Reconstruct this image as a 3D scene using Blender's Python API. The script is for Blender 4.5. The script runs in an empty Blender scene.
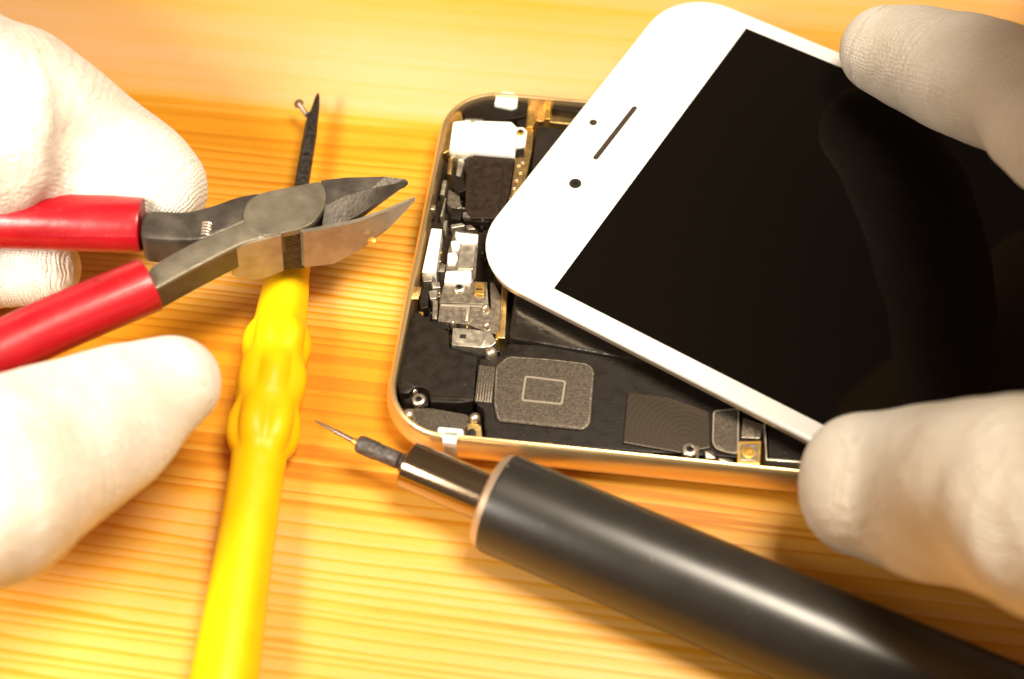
import bpy, bmesh, math, random
from mathutils import Vector, Matrix, noise
random.seed(7)
C = bpy.context.scene.collection
MM = 0.001
# ------------------------------------------------------------------ camera (all lengths in millimetres)
FPX, ELEV, DIST = 1292.9, math.radians(55.72), 196.16
CAM = Vector((0, -DIST*math.cos(ELEV), DIST*math.sin(ELEV)))
FW = -CAM.normalized(); RT = Vector((1, 0, 0)); UP = RT.cross(FW)
def ray(px, py):
    return (FW + RT*((px-512)/FPX) - UP*((py-339.5)/FPX))
def at(px, py, z=0.0):
    d = ray(px, py); t = (z-CAM.z)/d.z
    return CAM + d*t
def on_plane(px, py, P, N):
    d = ray(px, py); return CAM + d*((P-CAM).dot(N)/d.dot(N))
def mmr(rpx, px, py, z):            # how many mm a length of rpx pixels is at that spot
    return rpx*(at(px, py, z)-CAM).dot(FW)/FPX
BO = Vector((-19.05, -20.59, 0)); BY = -0.117            # phone shell: corner and heading
DO = Vector((-7.72, 7.69, 0)); DY = -0.569; DZ = 11.28   # display: corner, heading, height of its top
DT1, DT2, DW, DS, DB = 0.002, 0.055, 67.26, 3.05, 14.47
def shell(x, y, z=0):
    c, s = math.cos(BY), math.sin(BY); return Vector((BO.x+c*x-s*y, BO.y+s*x+c*y, z))
def disp(x, y, z=0):
    c, s = math.cos(DY), math.sin(DY)
    return Vector((DO.x+c*x-s*y, DO.y+s*x+c*y, DZ+z+DT1*x+DT2*(y-33)))

# ------------------------------------------------------------------ materials
def mat(name, base, rough=.5, metal=0., var=0., vscale=.3, bump=0., bscale=2., coat=0., spec=.5, sheen=0., sub=0., rvar=0., stretch=(1,1,1), detail=4, dust=0.):
    m = bpy.data.materials.new(name); m.use_nodes = True
    nt = m.node_tree; N = nt.nodes; L = nt.links; b = N['Principled BSDF']
    b.inputs['Base Color'].default_value = (*base, 1)
    b.inputs['Roughness'].default_value = rough; b.inputs['Metallic'].default_value = metal
    b.inputs['Coat Weight'].default_value = coat; b.inputs['Coat Roughness'].default_value = .08
    b.inputs['Specular IOR Level'].default_value = spec
    if sheen: b.inputs['Sheen Weight'].default_value = sheen; b.inputs['Sheen Roughness'].default_value = .5
    if sub:
        b.inputs['Subsurface Weight'].default_value = sub; b.inputs['Subsurface Radius'].default_value = (1, .8, .6)
        b.inputs['Subsurface Scale'].default_value = .0015
    tc = N.new('ShaderNodeTexCoord'); mp = N.new('ShaderNodeMapping')
    mp.inputs['Scale'].default_value = (1000*stretch[0], 1000*stretch[1], 1000*stretch[2])
    L.new(tc.outputs['Object'], mp.inputs['Vector'])
    if var or rvar:
        n = N.new('ShaderNodeTexNoise'); n.inputs['Scale'].default_value = vscale; n.inputs['Detail'].default_value = detail
        L.new(mp.outputs[0], n.inputs['Vector'])
        if var:
            r = N.new('ShaderNodeMapRange'); r.inputs[1].default_value = .3; r.inputs[2].default_value = .7
            r.inputs[3].default_value = 1-var; r.inputs[4].default_value = 1+var
            L.new(n.outputs[0], r.inputs[0])
            v = N.new('ShaderNodeVectorMath'); v.operation = 'SCALE'; v.inputs[0].default_value = base
            L.new(r.outputs[0], v.inputs['Scale']); L.new(v.outputs[0], b.inputs['Base Color'])
        if rvar:
            r = N.new('ShaderNodeMapRange'); r.inputs[1].default_value = .3; r.inputs[2].default_value = .7
            r.inputs[3].default_value = max(.02, rough-rvar); r.inputs[4].default_value = rough+rvar
            L.new(n.outputs[0], r.inputs[0]); L.new(r.outputs[0], b.inputs['Roughness'])
    if dust:                       # specks of dust and rubbed spots
        n = N.new('ShaderNodeTexNoise'); n.inputs['Scale'].default_value = 1.5; n.inputs['Detail'].default_value = 3; n.inputs['Roughness'].default_value = .7
        L.new(mp.outputs[0], n.inputs['Vector'])
        r = N.new('ShaderNodeMapRange'); r.inputs[1].default_value = .70; r.inputs[2].default_value = .76; r.inputs[4].default_value = dust
        L.new(n.outputs[0], r.inputs[0])
        mx = N.new('ShaderNodeMix'); mx.data_type = 'RGBA'; L.new(r.outputs[0], mx.inputs['Factor'])
        mx.inputs['B'].default_value = (.55, .48, .38, 1); mx.inputs['A'].default_value = (*base, 1)
        src = b.inputs['Base Color'].links
        if src: L.new(src[0].from_socket, mx.inputs['A'])
        L.new(mx.outputs['Result'], b.inputs['Base Color'])
    if bump:
        n = N.new('ShaderNodeTexNoise'); n.inputs['Scale'].default_value = bscale; n.inputs['Detail'].default_value = 3
        L.new(mp.outputs[0], n.inputs['Vector'])
        bp = N.new('ShaderNodeBump'); bp.inputs['Strength'].default_value = 1; bp.inputs['Distance'].default_value = bump*MM
        L.new(n.outputs[0], bp.inputs['Height']); L.new(bp.outputs[0], b.inputs['Normal'])
    return m

def wood_material():
    m = bpy.data.materials.new('pine_wood'); m.use_nodes = True
    nt = m.node_tree; N = nt.nodes; L = nt.links; b = N['Principled BSDF']
    def nd(t, **k):
        n = N.new(t)
        for a, v in k.items(): setattr(n, a, v)
        return n
    def math_(op, a, c=None, d=None):
        n = nd('ShaderNodeMath', operation=op)
        for i, v in enumerate((a, c, d)):
            if v is None: continue
            if isinstance(v, (int, float)): n.inputs[i].default_value = v
            else: L.new(v, n.inputs[i])
        return n.outputs[0]
    tc = nd('ShaderNodeTexCoord'); mp = nd('ShaderNodeMapping')
    mp.inputs['Scale'].default_value = (1000,)*3
    L.new(tc.outputs['Object'], mp.inputs['Vector'])
    rt = nd('ShaderNodeVectorRotate', rotation_type='Z_AXIS'); rt.inputs['Angle'].default_value = math.radians(7.5)
    L.new(mp.outputs[0], rt.inputs['Vector'])
    sp = nd('ShaderNodeSeparateXYZ'); L.new(rt.outputs[0], sp.inputs[0]); U, V = sp.outputs[0], sp.outputs[1]
    def nz(su, sv, off=0., detail=2., rough=.5, src=None):
        cb = nd('ShaderNodeCombineXYZ')
        L.new(math_('MULTIPLY', U, su), cb.inputs[0]); L.new(math_('MULTIPLY', src if src else V, sv), cb.inputs[1]); cb.inputs[2].default_value = off
        n = nd('ShaderNodeTexNoise'); n.inputs['Scale'].default_value = 1; n.inputs['Detail'].default_value = detail; n.inputs['Roughness'].default_value = rough
        L.new(cb.outputs[0], n.inputs['Vector']); return n.outputs[0]
    warp = math_('MULTIPLY', math_('SUBTRACT', nz(.010, .03, 3.1, 1), .5), 5.)
    warp2 = math_('MULTIPLY', math_('SUBTRACT', nz(.035, .12, 7.7, 2), .5), .8)
    W = math_('ADD', math_('ADD', V, warp), warp2)
    def curve(pts, lo=-120., hi=160., olo=0., ohi=1., src=None):
        x = nd('ShaderNodeMapRange'); x.inputs[1].default_value = lo; x.inputs[2].default_value = hi
        L.new(src if src else W, x.inputs[0])
        fc = nd('ShaderNodeFloatCurve'); cv = fc.mapping.curves[0]
        P = [((p-lo)/(hi-lo), (q-olo)/(ohi-olo)) for p, q in pts]
        cv.points[0].location = P[0]; cv.points[1].location = P[-1]
        for q in P[1:-1]: cv.points.new(*q)
        for q in cv.points: q.handle_type = 'VECTOR'
        fc.mapping.update(); L.new(x.outputs[0], fc.inputs['Value'])
        return math_('ADD', math_('MULTIPLY', fc.outputs[0], ohi-olo), olo)
    # ring spacing along the board: integrate 1/spacing
    seg = [(-120, 1.9), (-62, 1.9), (-38, 1.5), (-24, 2.7), (-14, 5.5), (-5, 5.0), (2, 1.25), (14, 1.2), (33, 1.8), (46, 6.5), (70, 9.), (160, 6.)]
    ph = [(-120, 0.)]
    for (a, s0), (c, s1) in zip(seg, seg[1:]): ph.append((c, ph[-1][1] + (c-a)/s1))
    tot = ph[-1][1]
    phase = curve(ph, olo=0., ohi=tot)
    jit = math_('MULTIPLY', math_('SUBTRACT', nz(.004, .5, 1.3, 1), .5), 1.8)
    fr = math_('FRACT', math_('ADD', phase, jit))
    line = math_('MULTIPLY', math_('POWER', fr, 3.2), math_('SUBTRACT', 1., math_('POWER', fr, 20.)))
    amp = curve([(-120, .66), (-40, .66), (-26, .8), (-16, .3), (-6, .4), (3, .95), (12, .95), (22, .7), (36, .42), (46, .22), (60, .16), (160, .35)])
    lm = math_('MULTIPLY', math_('MULTIPLY', line, amp), math_('ADD', .55, math_('MULTIPLY', nz(.02, .4, 5., 2), .9)))
    late = curve([(-120, .5), (-60, .40), (-36, .30), (-24, .5), (-16, .82), (-5, .76), (2, .32), (12, .36), (25, .52), (37, .72), (42, .5), (46, .12), (58, .08), (72, .38), (78, .25), (160, .3)])
    blot = math_('MULTIPLY', math_('SUBTRACT', nz(.012, .05, 9., 3), .5), .5)
    fib = math_('MULTIPLY', math_('SUBTRACT', nz(.10, 4.0, 2.2, 4, .7), .5), .34)
    pore = math_('MULTIPLY', math_('MAXIMUM', math_('SUBTRACT', nz(.22, 6., 12., 2, .6), .62), 0.), 2.4)
    val = math_('ADD', math_('ADD', math_('ADD', late, blot), fib), math_('ADD', lm, pore))
    cr = nd('ShaderNodeValToRGB'); L.new(val, cr.inputs[0])
    e = cr.color_ramp.elements
    e[0].position = 0.; e[0].color = (.82, .485, .255, 1)
    e[1].position = 1.; e[1].color = (.60, .205, .006, 1)
    q = e.new(.45); q.color = (.77, .405, .06, 1)
    q = e.new(.72); q.color = (.72, .305, .014, 1)
    L.new(cr.outputs[0], b.inputs['Base Color'])
    b.inputs['Roughness'].default_value = .42
    rr = nd('ShaderNodeMapRange'); rr.inputs[3].default_value = .36; rr.inputs[4].default_value = .52
    L.new(lm, rr.inputs[0]); L.new(rr.outputs[0], b.inputs['Roughness'])
    bp = nd('ShaderNodeBump'); bp.inputs['Strength'].default_value = .6; bp.inputs['Distance'].default_value = .00004
    L.new(math_('ADD', math_('MULTIPLY', lm, -1.), math_('MULTIPLY', nz(.3, 7., 4., 2), .5)), bp.inputs['Height'])
    L.new(bp.outputs[0], b.inputs['Normal'])
    return m

def turned_cover():
    m = mat('glossy_turned_cover', (.085, .067, .05), .33, .75)
    nt = m.node_tree; N = nt.nodes; L = nt.links; b = N['Principled BSDF']
    tc = N.new('ShaderNodeTexCoord'); c = (at(580+430/4.096, 340+400/4.096, 5.4)-shell(LEN0/2, WID0/2, 0))*MM
    s_ = N.new('ShaderNodeVectorMath'); s_.operation = 'SUBTRACT'; s_.inputs[1].default_value = c
    L.new(tc.outputs['Object'], s_.inputs[0])
    w = N.new('ShaderNodeTexWave'); w.wave_type = 'RINGS'; w.rings_direction = 'Z'; w.inputs['Scale'].default_value = 430; w.inputs['Distortion'].default_value = 1.5
    L.new(s_.outputs[0], w.inputs['Vector'])
    bp = N.new('ShaderNodeBump'); bp.inputs['Strength'].default_value = .4; bp.inputs['Distance'].default_value = .000011
    L.new(w.outputs['Fac'], bp.inputs['Height']); L.new(bp.outputs[0], b.inputs['Normal']); return m
LEN0, WID0 = 138.1, 68.1
def glove_material(name, base):
    m = bpy.data.materials.new(name); m.use_nodes = True
    nt = m.node_tree; N = nt.nodes; L = nt.links; b = N['Principled BSDF']
    b.inputs['Roughness'].default_value = .9; b.inputs['Specular IOR Level'].default_value = .15
    b.inputs['Sheen Weight'].default_value = .15
    b.inputs['Subsurface Weight'].default_value = .12; b.inputs['Subsurface Radius'].default_value = (1, .8, .6); b.inputs['Subsurface Scale'].default_value = .001
    uv = N.new('ShaderNodeUVMap'); uv.uv_map = 'knit'
    mp = N.new('ShaderNodeMapping'); L.new(uv.outputs[0], mp.inputs['Vector'])
    tc = N.new('ShaderNodeTexCoord'); mo = N.new('ShaderNodeMapping'); mo.inputs['Scale'].default_value = (1000,)*3
    L.new(tc.outputs['Object'], mo.inputs['Vector'])
    # knit courses run round the finger: u is the distance along it in mm, v round it
    dn = N.new('ShaderNodeTexNoise'); dn.inputs['Scale'].default_value = .35; dn.inputs['Detail'].default_value = 2
    L.new(mo.outputs[0], dn.inputs['Vector'])
    add = N.new('ShaderNodeVectorMath'); add.operation = 'MULTIPLY_ADD'; add.inputs[1].default_value = (1.3, 1.3, 0)
    L.new(dn.outputs['Color'], add.inputs[0]); L.new(mp.outputs[0], add.inputs[2])
    hs = []
    for d, s in (('X', 1.9), ('Y', 1.6)):
        w = N.new('ShaderNodeTexWave'); w.bands_direction = d; w.inputs['Scale'].default_value = s*.314*1.0
        w.inputs['Distortion'].default_value = .6; w.inputs['Detail Scale'].default_value = 1.5
        L.new(add.outputs[0], w.inputs['Vector']); hs.append(w.outputs['Fac'])
    mu = N.new('ShaderNodeMath'); mu.operation = 'MULTIPLY_ADD'; mu.inputs[1].default_value = .55
    L.new(hs[1], mu.inputs[0]); L.new(hs[0], mu.inputs[2])
    fz = N.new('ShaderNodeTexNoise'); fz.inputs['Scale'].default_value = 2.6; fz.inputs['Detail'].default_value = 4
    L.new(mo.outputs[0], fz.inputs['Vector'])
    m2 = N.new('ShaderNodeMath'); m2.operation = 'MULTIPLY_ADD'; m2.inputs[1].default_value = 1.1
    L.new(fz.outputs[0], m2.inputs[0]); L.new(mu.outputs[0], m2.inputs[2])
    bp = N.new('ShaderNodeBump'); bp.inputs['Strength'].default_value = .8; bp.inputs['Distance'].default_value = .00009
    L.new(m2.outputs[0], bp.inputs['Height']); L.new(bp.outputs[0], b.inputs['Normal'])
    st = N.new('ShaderNodeTexNoise'); st.inputs['Scale'].default_value = .09; st.inputs['Detail'].default_value = 5
    L.new(mo.outputs[0], st.inputs['Vector'])
    cr = N.new('ShaderNodeValToRGB'); e = cr.color_ramp.elements
    e[0].position = .3; e[0].color = (base[0]*.86, base[1]*.82, base[2]*.76, 1)
    e[1].position = .62; e[1].color = (*base, 1)
    L.new(st.outputs[0], cr.inputs[0])
    m3 = N.new('ShaderNodeMapRange'); m3.inputs[2].default_value = 1.6; m3.inputs[3].default_value = .90; m3.inputs[4].default_value = 1.0
    L.new(mu.outputs[0], m3.inputs[0])
    vs = N.new('ShaderNodeVectorMath'); vs.operation = 'SCALE'; L.new(cr.outputs[0], vs.inputs[0]); L.new(m3.outputs[0], vs.inputs['Scale'])
    L.new(vs.outputs[0], b.inputs['Base Color'])
    return m

M = dict(
 wood=wood_material(),
 gold=mat('gold_satin_metal', (.93, .70, .36), .33, .88, bump=.004, bscale=9, rvar=.05, vscale=.2),
 gold_in=mat('gold_inner_metal', (.80, .55, .22), .35, 1., var=.25, vscale=.8, bump=.05, bscale=1.),
 floor=mat('black_inner_tray', (.020, .014, .010), .45, 0., var=.5, vscale=.5, bump=.05, bscale=1),
 black=mat('black_plastic', (.012, .0075, .0045), .46, 0., dust=.25, spec=.3, var=.15, vscale=.6, bump=.03, bscale=3, rvar=.1),
 black2=mat('dark_brown_film', (.024, .015, .009), .42, 0., dust=.25, spec=.3, var=.3, vscale=.9, bump=.02, bscale=2, rvar=.1),
 foil=mat('battery_foil', (.020, .015, .012), .22, 0., var=.3, vscale=.25, bump=.25, bscale=.28, rvar=.08, coat=.4),
 white=mat('white_plastic', (.86, .85, .82), .4, 0., sub=.0),
 sticker=mat('white_sticker', (.88, .87, .83), .5, 0., bump=.04, bscale=.6),
 silver=mat('nickel_plate', (.60, .54, .44), .34, .8, var=.10, vscale=.9, bump=.015, bscale=2.6, rvar=.12),
 silver_d=mat('dull_steel_shield', (.32, .27, .21), .36, .75, var=.14, vscale=1.4, bump=.015, bscale=3, rvar=.12),
 screw=mat('screw_steel', (.70, .60, .48), .34, .9, var=.1),
 speck=mat('sandblasted_steel', (.115, .093, .072), .40, .6, var=.4, vscale=2.8, bump=.04, bscale=3.5, detail=6),
 edge=mat('polished_edge_steel', (.62, .55, .44), .3, .7),
 glossy=turned_cover(),
 brass=mat('brass_contact', (.86, .52, .12), .3, .85, var=.3, vscale=1.2),
 glass=mat('white_glass_bezel', (.87, .86, .83), .14, 0., coat=.3, rvar=.05, vscale=.08, dust=.05),
 screen=mat('black_display_glass', (.0045, .0032, .0022), .035, 0., spec=.2),
 dframe=mat('display_rear_frame', (.60, .50, .36), .35, .6),
 hole=mat('black_opening', (.006, .004, .003), .6),
 mesh=mat('earpiece_mesh', (.05, .035, .022), .5, .3, bump=.2, bscale=4),
 lens=mat('camera_lens', (.01, .008, .01), .05, 0., coat=1.),
 red=mat('red_vinyl_grip', (.32, .003, .009), .32, 0., bump=.04, bscale=.5, coat=.15, var=.22, vscale=.12, rvar=.08, dust=.2),
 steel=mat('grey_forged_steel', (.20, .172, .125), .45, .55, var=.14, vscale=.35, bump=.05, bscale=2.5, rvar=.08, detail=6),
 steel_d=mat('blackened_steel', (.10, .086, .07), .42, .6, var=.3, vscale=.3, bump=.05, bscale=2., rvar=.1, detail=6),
 steel_b=mat('ground_steel_side', (.34, .28, .21), .42, .5, var=.2, vscale=.4, bump=.02, bscale=2., rvar=.06),
 yellow=mat('yellow_plastic', (.90, .53, .002), .42, 0., spec=.25, bump=.03, bscale=.5, var=.05, vscale=.2, rvar=.06, dust=.12),
 shaft=mat('black_oxide_shaft', (.04, .034, .03), .42, .5, var=.7, vscale=1.3, bump=.25, bscale=2.2, rvar=.1),
 pen=mat('black_barrel_paint', (.022, .018, .015), .32, 0., var=.1, vscale=.3, bump=.004, bscale=4., rvar=.015, spec=.8, detail=6, dust=.45),
 chuck=mat('polished_dark_chuck', (.40, .30, .2), .15, 1.),
 ring=mat('bare_aluminium_ring', (.62, .47, .34), .4, .7, var=.12),
 knurl=mat('grey_plated_shaft', (.10, .085, .08), .5, .5, var=.6, vscale=1.6, bump=.10, bscale=3.5, detail=6),
 needle=mat('needle_steel', (.25, .20, .18), .35, .8, var=.2),
 glove=glove_material('white_knit_cotton', (.85, .80, .72)),
)
for k, m in M.items(): m.name = m.name

# ------------------------------------------------------------------ object helpers
ORG = {}
def empty(name, loc, label, cat, group=None):
    o = bpy.data.objects.new(name, None); C.objects.link(o); o.empty_display_size = .01
    o.location = loc*MM; ORG[o.name] = loc.copy()
    o['label'] = label; o['category'] = cat
    if group: o['group'] = group
    return o
def obj(name, bm, m, parent=None, smooth=True, label=None, angle=35, origin=None, wn=True):
    org = origin if origin is not None else (ORG[parent.name] if parent else Vector((0, 0, 0)))
    me = bpy.data.meshes.new(name)
    bmesh.ops.recalc_face_normals(bm, faces=bm.faces)
    for v in bm.verts: v.co = (v.co-org)*MM
    bm.to_mesh(me); bm.free()
    for p in me.polygons: p.use_smooth = smooth
    if smooth:
        try: me.set_sharp_from_angle(angle=math.radians(angle))
        except Exception: pass
    ms = m if isinstance(m, (list, tuple)) else [m]
    for q in ms: me.materials.append(M[q])
    o = bpy.data.objects.new(name, me); C.objects.link(o)
    if wn: w_n = o.modifiers.new('wn', 'WEIGHTED_NORMAL'); w_n.keep_sharp = True; w_n.weight = 80
    if parent: o.parent = parent; ORG[o.name] = org
    else: o.location = org*MM; ORG[o.name] = org
    if label: o['label'] = label
    return o
def tag(o, label, cat, group=None):
    o['label'] = label; o['category'] = cat
    if group: o['group'] = group
def chaikin(P, n=2, k=.25):
    for _ in range(n):
        Q = []
        for i in range(len(P)):
            a, b = P[i], P[(i+1) % len(P)]
            Q += [a.lerp(b, k), a.lerp(b, 1-k)]
        P = Q
    return P
def round_poly(P, r, n=4):
    Q = []
    for i in range(len(P)):
        a, b, c = P[i-1], P[i], P[(i+1) % len(P)]
        d1, d2 = (a-b), (c-b); t = min(r, d1.length*.45, d2.length*.45)
        p, q = b+d1.normalized()*t, b+d2.normalized()*t
        for k in range(n+1):
            s = k/n; Q.append(p*(1-s)**2 + b*2*s*(1-s) + q*s*s)
    return Q
def prism(bm, P, down, bev=.15):
    """solid from a top outline P (points in world mm) pushed by the vector `down`, its top rim bevelled"""
    c = sum(P, Vector())/len(P)
    n = len(P)
    L = (sum(((p-c).length for p in P))/n)
    b = min(bev, L*.2); dn = down.normalized()
    area = sum((P[i]-c).cross(P[(i+1) % n]-c).dot(-dn) for i in range(n)); sg = 1 if area > 0 else -1
    def inset(d):
        out = []
        for i in range(n):
            e1 = (P[i]-P[i-1]); e2 = (P[(i+1) % n]-P[i])
            n1 = (-dn).cross(e1).normalized()*sg; n2 = (-dn).cross(e2).normalized()*sg
            m = (n1+n2)
            if m.length < 1e-6: m = n1
            m.normalize(); k = max(.5, m.dot(n1)); out.append(P[i]+m*(d/k))
        return out
    rings = [inset(b), inset(b*.3), P, P]
    offs = [0, b*.3, b, down.length]
    vr = [[bm.verts.new(q+dn*o) for q in r] for r, o in zip(rings, offs)]
    bm.faces.new(vr[0]); bm.faces.new(list(reversed(vr[-1])))
    for a, d in zip(vr, vr[1:]):
        for i in range(n): bm.faces.new((a[i], a[(i+1) % n], d[(i+1) % n], d[i]))
def tri(bm):
    bmesh.ops.triangulate(bm, faces=[f for f in bm.faces if len(f.verts) > 4])
DOWN = Vector((0, 0, -1))
def pts(ox, oy, s, L, z): return [at(ox+a/s, oy+b/s, z) for a, b in L]
def slab(name, m, parent, P, h, bev=.15, r=0., label=None):
    if r: P = round_poly(P, r)
    bm = bmesh.new(); prism(bm, P, DOWN*h, bev); tri(bm)
    return obj(name, bm, m, parent, label=label)
def frame_axes(d):
    d = d.normalized(); u = Vector((0, 0, 1))
    if abs(d.dot(u)) > .95: u = Vector((0, 1, 0))
    s = d.cross(u).normalized(); return s, s.cross(d).normalized()
def lathe(bm, A, D, prof, n=48, f=None, cap=True):
    """surface of revolution: axis from A along unit D, prof = [(t, r)], f(t, theta) scales r"""
    s, u = frame_axes(D); rings = []
    for t, r in prof:
        ring = []
        for k in range(n):
            th = 2*math.pi*k/n; rr = r*(f(t, th) if f else 1)
            ring.append(bm.verts.new(A+D*t+(s*math.cos(th)+u*math.sin(th))*rr))
        rings.append(ring)
    for a, b in zip(rings, rings[1:]):
        for k in range(n): bm.faces.new((a[k], a[(k+1) % n], b[(k+1) % n], b[k]))
    if cap: bm.faces.new(list(reversed(rings[0]))); bm.faces.new(rings[-1])
def tube(bm, P, R, n=16, flat=1., upv=None, cap=True):
    rings = []
    for i, p in enumerate(P):
        d = (P[min(i+1, len(P)-1)]-P[max(i-1, 0)]).normalized(); s, u = frame_axes(d)
        rings.append([bm.verts.new(p+(s*math.cos(2*math.pi*k/n)+u*flat*math.sin(2*math.pi*k/n))*R[i]) for k in range(n)])
    for a, b in zip(rings, rings[1:]):
        for k in range(n): bm.faces.new((a[k], a[(k+1) % n], b[(k+1) % n], b[k]))
    if cap: bm.faces.new(list(reversed(rings[0]))); bm.faces.new(rings[-1])
def smooth_path(P, n=6):
    out = []
    for i in range(len(P)-1):
        p0, p1, p2, p3 = P[max(i-1, 0)], P[i], P[i+1], P[min(i+2, len(P)-1)]
        for k in range(n):
            t = k/n
            out.append([.5*((2*b)+(-a+c)*t+(2*a-5*b+4*c-d)*t*t+(-a+3*b-3*c+d)*t**3) for a, b, c, d in zip(p0, p1, p2, p3)])
    out.append(list(P[-1])); return out

# ------------------------------------------------------------------ the wooden table top
bm = bmesh.new()
P = [Vector((-520, -380, 0)), Vector((520, -380, 0)), Vector((520, 560, 0)), Vector((-520, 560, 0))]
prism(bm, P, DOWN*22, 1.5)
o = obj('wooden_tabletop', bm, 'wood'); o['kind'] = 'structure'

# ------------------------------------------------------------------ opened phone shell
LEN, WID, RC = 138.1, 68.1, 9.6
def rrect(inset, z, L=LEN, Wd=WID, R=RC, n=10, f=shell):
    x0, y0, x1, y1 = inset, inset, L-inset, Wd-inset; r = max(R-inset, .3); out = []
    for cx, cy, a0 in ((x1-r, y0+r, -90), (x1-r, y1-r, 0), (x0+r, y1-r, 90), (x0+r, y0+r, 180)):
        for k in range(n+1):
            a = math.radians(a0+90*k/n); out.append(f(cx+r*math.cos(a), cy+r*math.sin(a), z))
    return out
PROF = [(3.2, .15), (1.9, .35), (1.0, .95), (.42, 1.8), (.1, 2.8), (0, 3.6), (.04, 4.5), (.2, 5.5), (.45, 6.3), (.72, 6.75), (.98, 6.96)]
def loft(bm, rings, capa=True, capb=True):
    vr = [[bm.verts.new(p) for p in r] for r in rings]; n = len(vr[0])
    for a, b in zip(vr, vr[1:]):
        for i in range(n): bm.faces.new((a[i], a[(i+1) % n], b[(i+1) % n], b[i]))
    if capa: bm.faces.new(list(reversed(vr[0])))
    if capb: bm.faces.new(vr[-1])
phone = empty('open_phone', shell(LEN/2, WID/2, 0), 'opened gold smartphone shell with exposed circuit boards, lying under the white display', 'phone')
bm = bmesh.new()
rings = [rrect(i, z) for i, z in PROF] + [rrect(1.22, 6.98), rrect(1.36, 6.85), rrect(1.42, 6.2), rrect(1.5, 1.3)]
loft(bm, rings); sh = obj('metal_shell', bm, 'gold', phone, angle=40)
bm = bmesh.new(); loft(bm, [rrect(1.55, 1.8), rrect(1.55, 1.35)]); obj('inner_tray', bm, 'floor', phone)
# white antenna band that crosses the near rim
def band(x0, x1, name, near=True):
    bm = bmesh.new(); n = 3; rows = []
    prof = [(i-.05, z) for i, z in PROF[2:]] + [(1.15, 7.02), (1.3, 7.02), (1.6, 7.0)]
    
    vr = []
    for i, z in prof:
        z2 = z+(.05 if z > 5 else 0)
        y = i if near else WID-i
        vr.append([bm.verts.new(shell(x0+(x1-x0)*k/n, y, z2)) for k in range(n+1)])
    for a, b in zip(vr, vr[1:]):
        for k in range(n): bm.faces.new((a[k], a[k+1], b[k+1], b[k]))
    g = bmesh.ops.solidify(bm, geom=bm.faces[:], thickness=.12)
    return obj(name, bm, 'white', sh, label='white antenna band across the gold rim')
def to_shell(px, py, z):
    p = at(px, py, z)-BO; c, s = math.cos(-BY), math.sin(-BY)
    return (c*p.x-s*p.y, s*p.x+c*p.y)
xa = to_shell(444, 438, 6.8)[0]; xb = to_shell(457, 440, 6.8)[0]
band(xa, xb, 'antenna_band')

Z1 = (370, 80, 3.396); Z2 = (370, 270, 3.396); Z3 = (580, 340, 4.096); Z5 = (400, 210, 4.85); Z6 = (380, 350, 4.267)
def comp(name, m, Zr, L, z, h=None, bev=.12, r=.25, parent=phone, label=None):
    return slab(name, m, parent, pts(*Zr, L, z), (z-1.7) if h is None else h, bev, r, label)
def screw(px, py, z, r=.75, parent=phone, m='screw', dome=False):
    c = at(px, py, z); bm = bmesh.new()
    if dome: prof = [(-1.5, r), (-.1, r), (.2, r*.85), (.42, r*.5), (.5, .05)]
    else: prof = [(-1.5, r*.9), (-.15, r), (.1, r), (.22, r*.85), (.26, r*.55), (.1, r*.38), (-.05, r*.3), (-.05, .03)]
    lathe(bm, c, Vector((0, 0, 1)), prof, 24)
    o = obj('screw', bm, m, parent)
    if not dome:
        bm = bmesh.new()
        for a in (0, 60, 120):
            w, l = r*.13, r*.48; A = math.radians(a+20); d = Vector((math.cos(A), math.sin(A), 0)); e = Vector((-d.y, d.x, 0))
            prism(bm, [c+d*l+e*w+Vector((0, 0, .275)), c-d*l+e*w+Vector((0, 0, .275)), c-d*l-e*w+Vector((0, 0, .275)), c+d*l-e*w+Vector((0, 0, .275))], DOWN*.2, .01)
        obj('screw_recess', bm, 'hole', o)
    return o

# circuit board base covering the left end, seen between the shields
bw = comp('circuit_board', 'black2', (0, 0, 1), [(452, 112), (536, 118), (500, 352), (496, 352), (408, 352), (420, 240)], 3.0)
# battery
bt = comp('battery', 'foil', (0, 0, 1), [(537, 124), (1000, 205), (985, 420), (508, 338)], 5.6, bev=.5, r=.9)
# gold bracket rails between the board and the battery
comp('gold_rail', 'gold_in', (0, 0, 1), [(528, 103), (536, 104), (532, 150), (520, 205), (507, 300), (505, 338), (498, 338), (503, 270), (514, 200), (524, 140)], 5.2, r=.1)
comp('gold_rail', 'gold_in', (0, 0, 1), [(529, 101), (640, 118), (640, 131), (528, 120)], 4.2, r=.1)
comp('contact_clip', 'brass', (0, 0, 1), [(544, 100), (551, 101), (550, 119), (544, 119)], 5.6, r=.1)
comp('contact_clip', 'brass', (0, 0, 1), [(530, 115), (538, 116), (533, 127), (526, 127)], 5.9, r=.1)
comp('connector_strip', 'black', (0, 0, 1), [(553, 102), (620, 112), (620, 120), (552, 108)], 5.9, r=.1)
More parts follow.
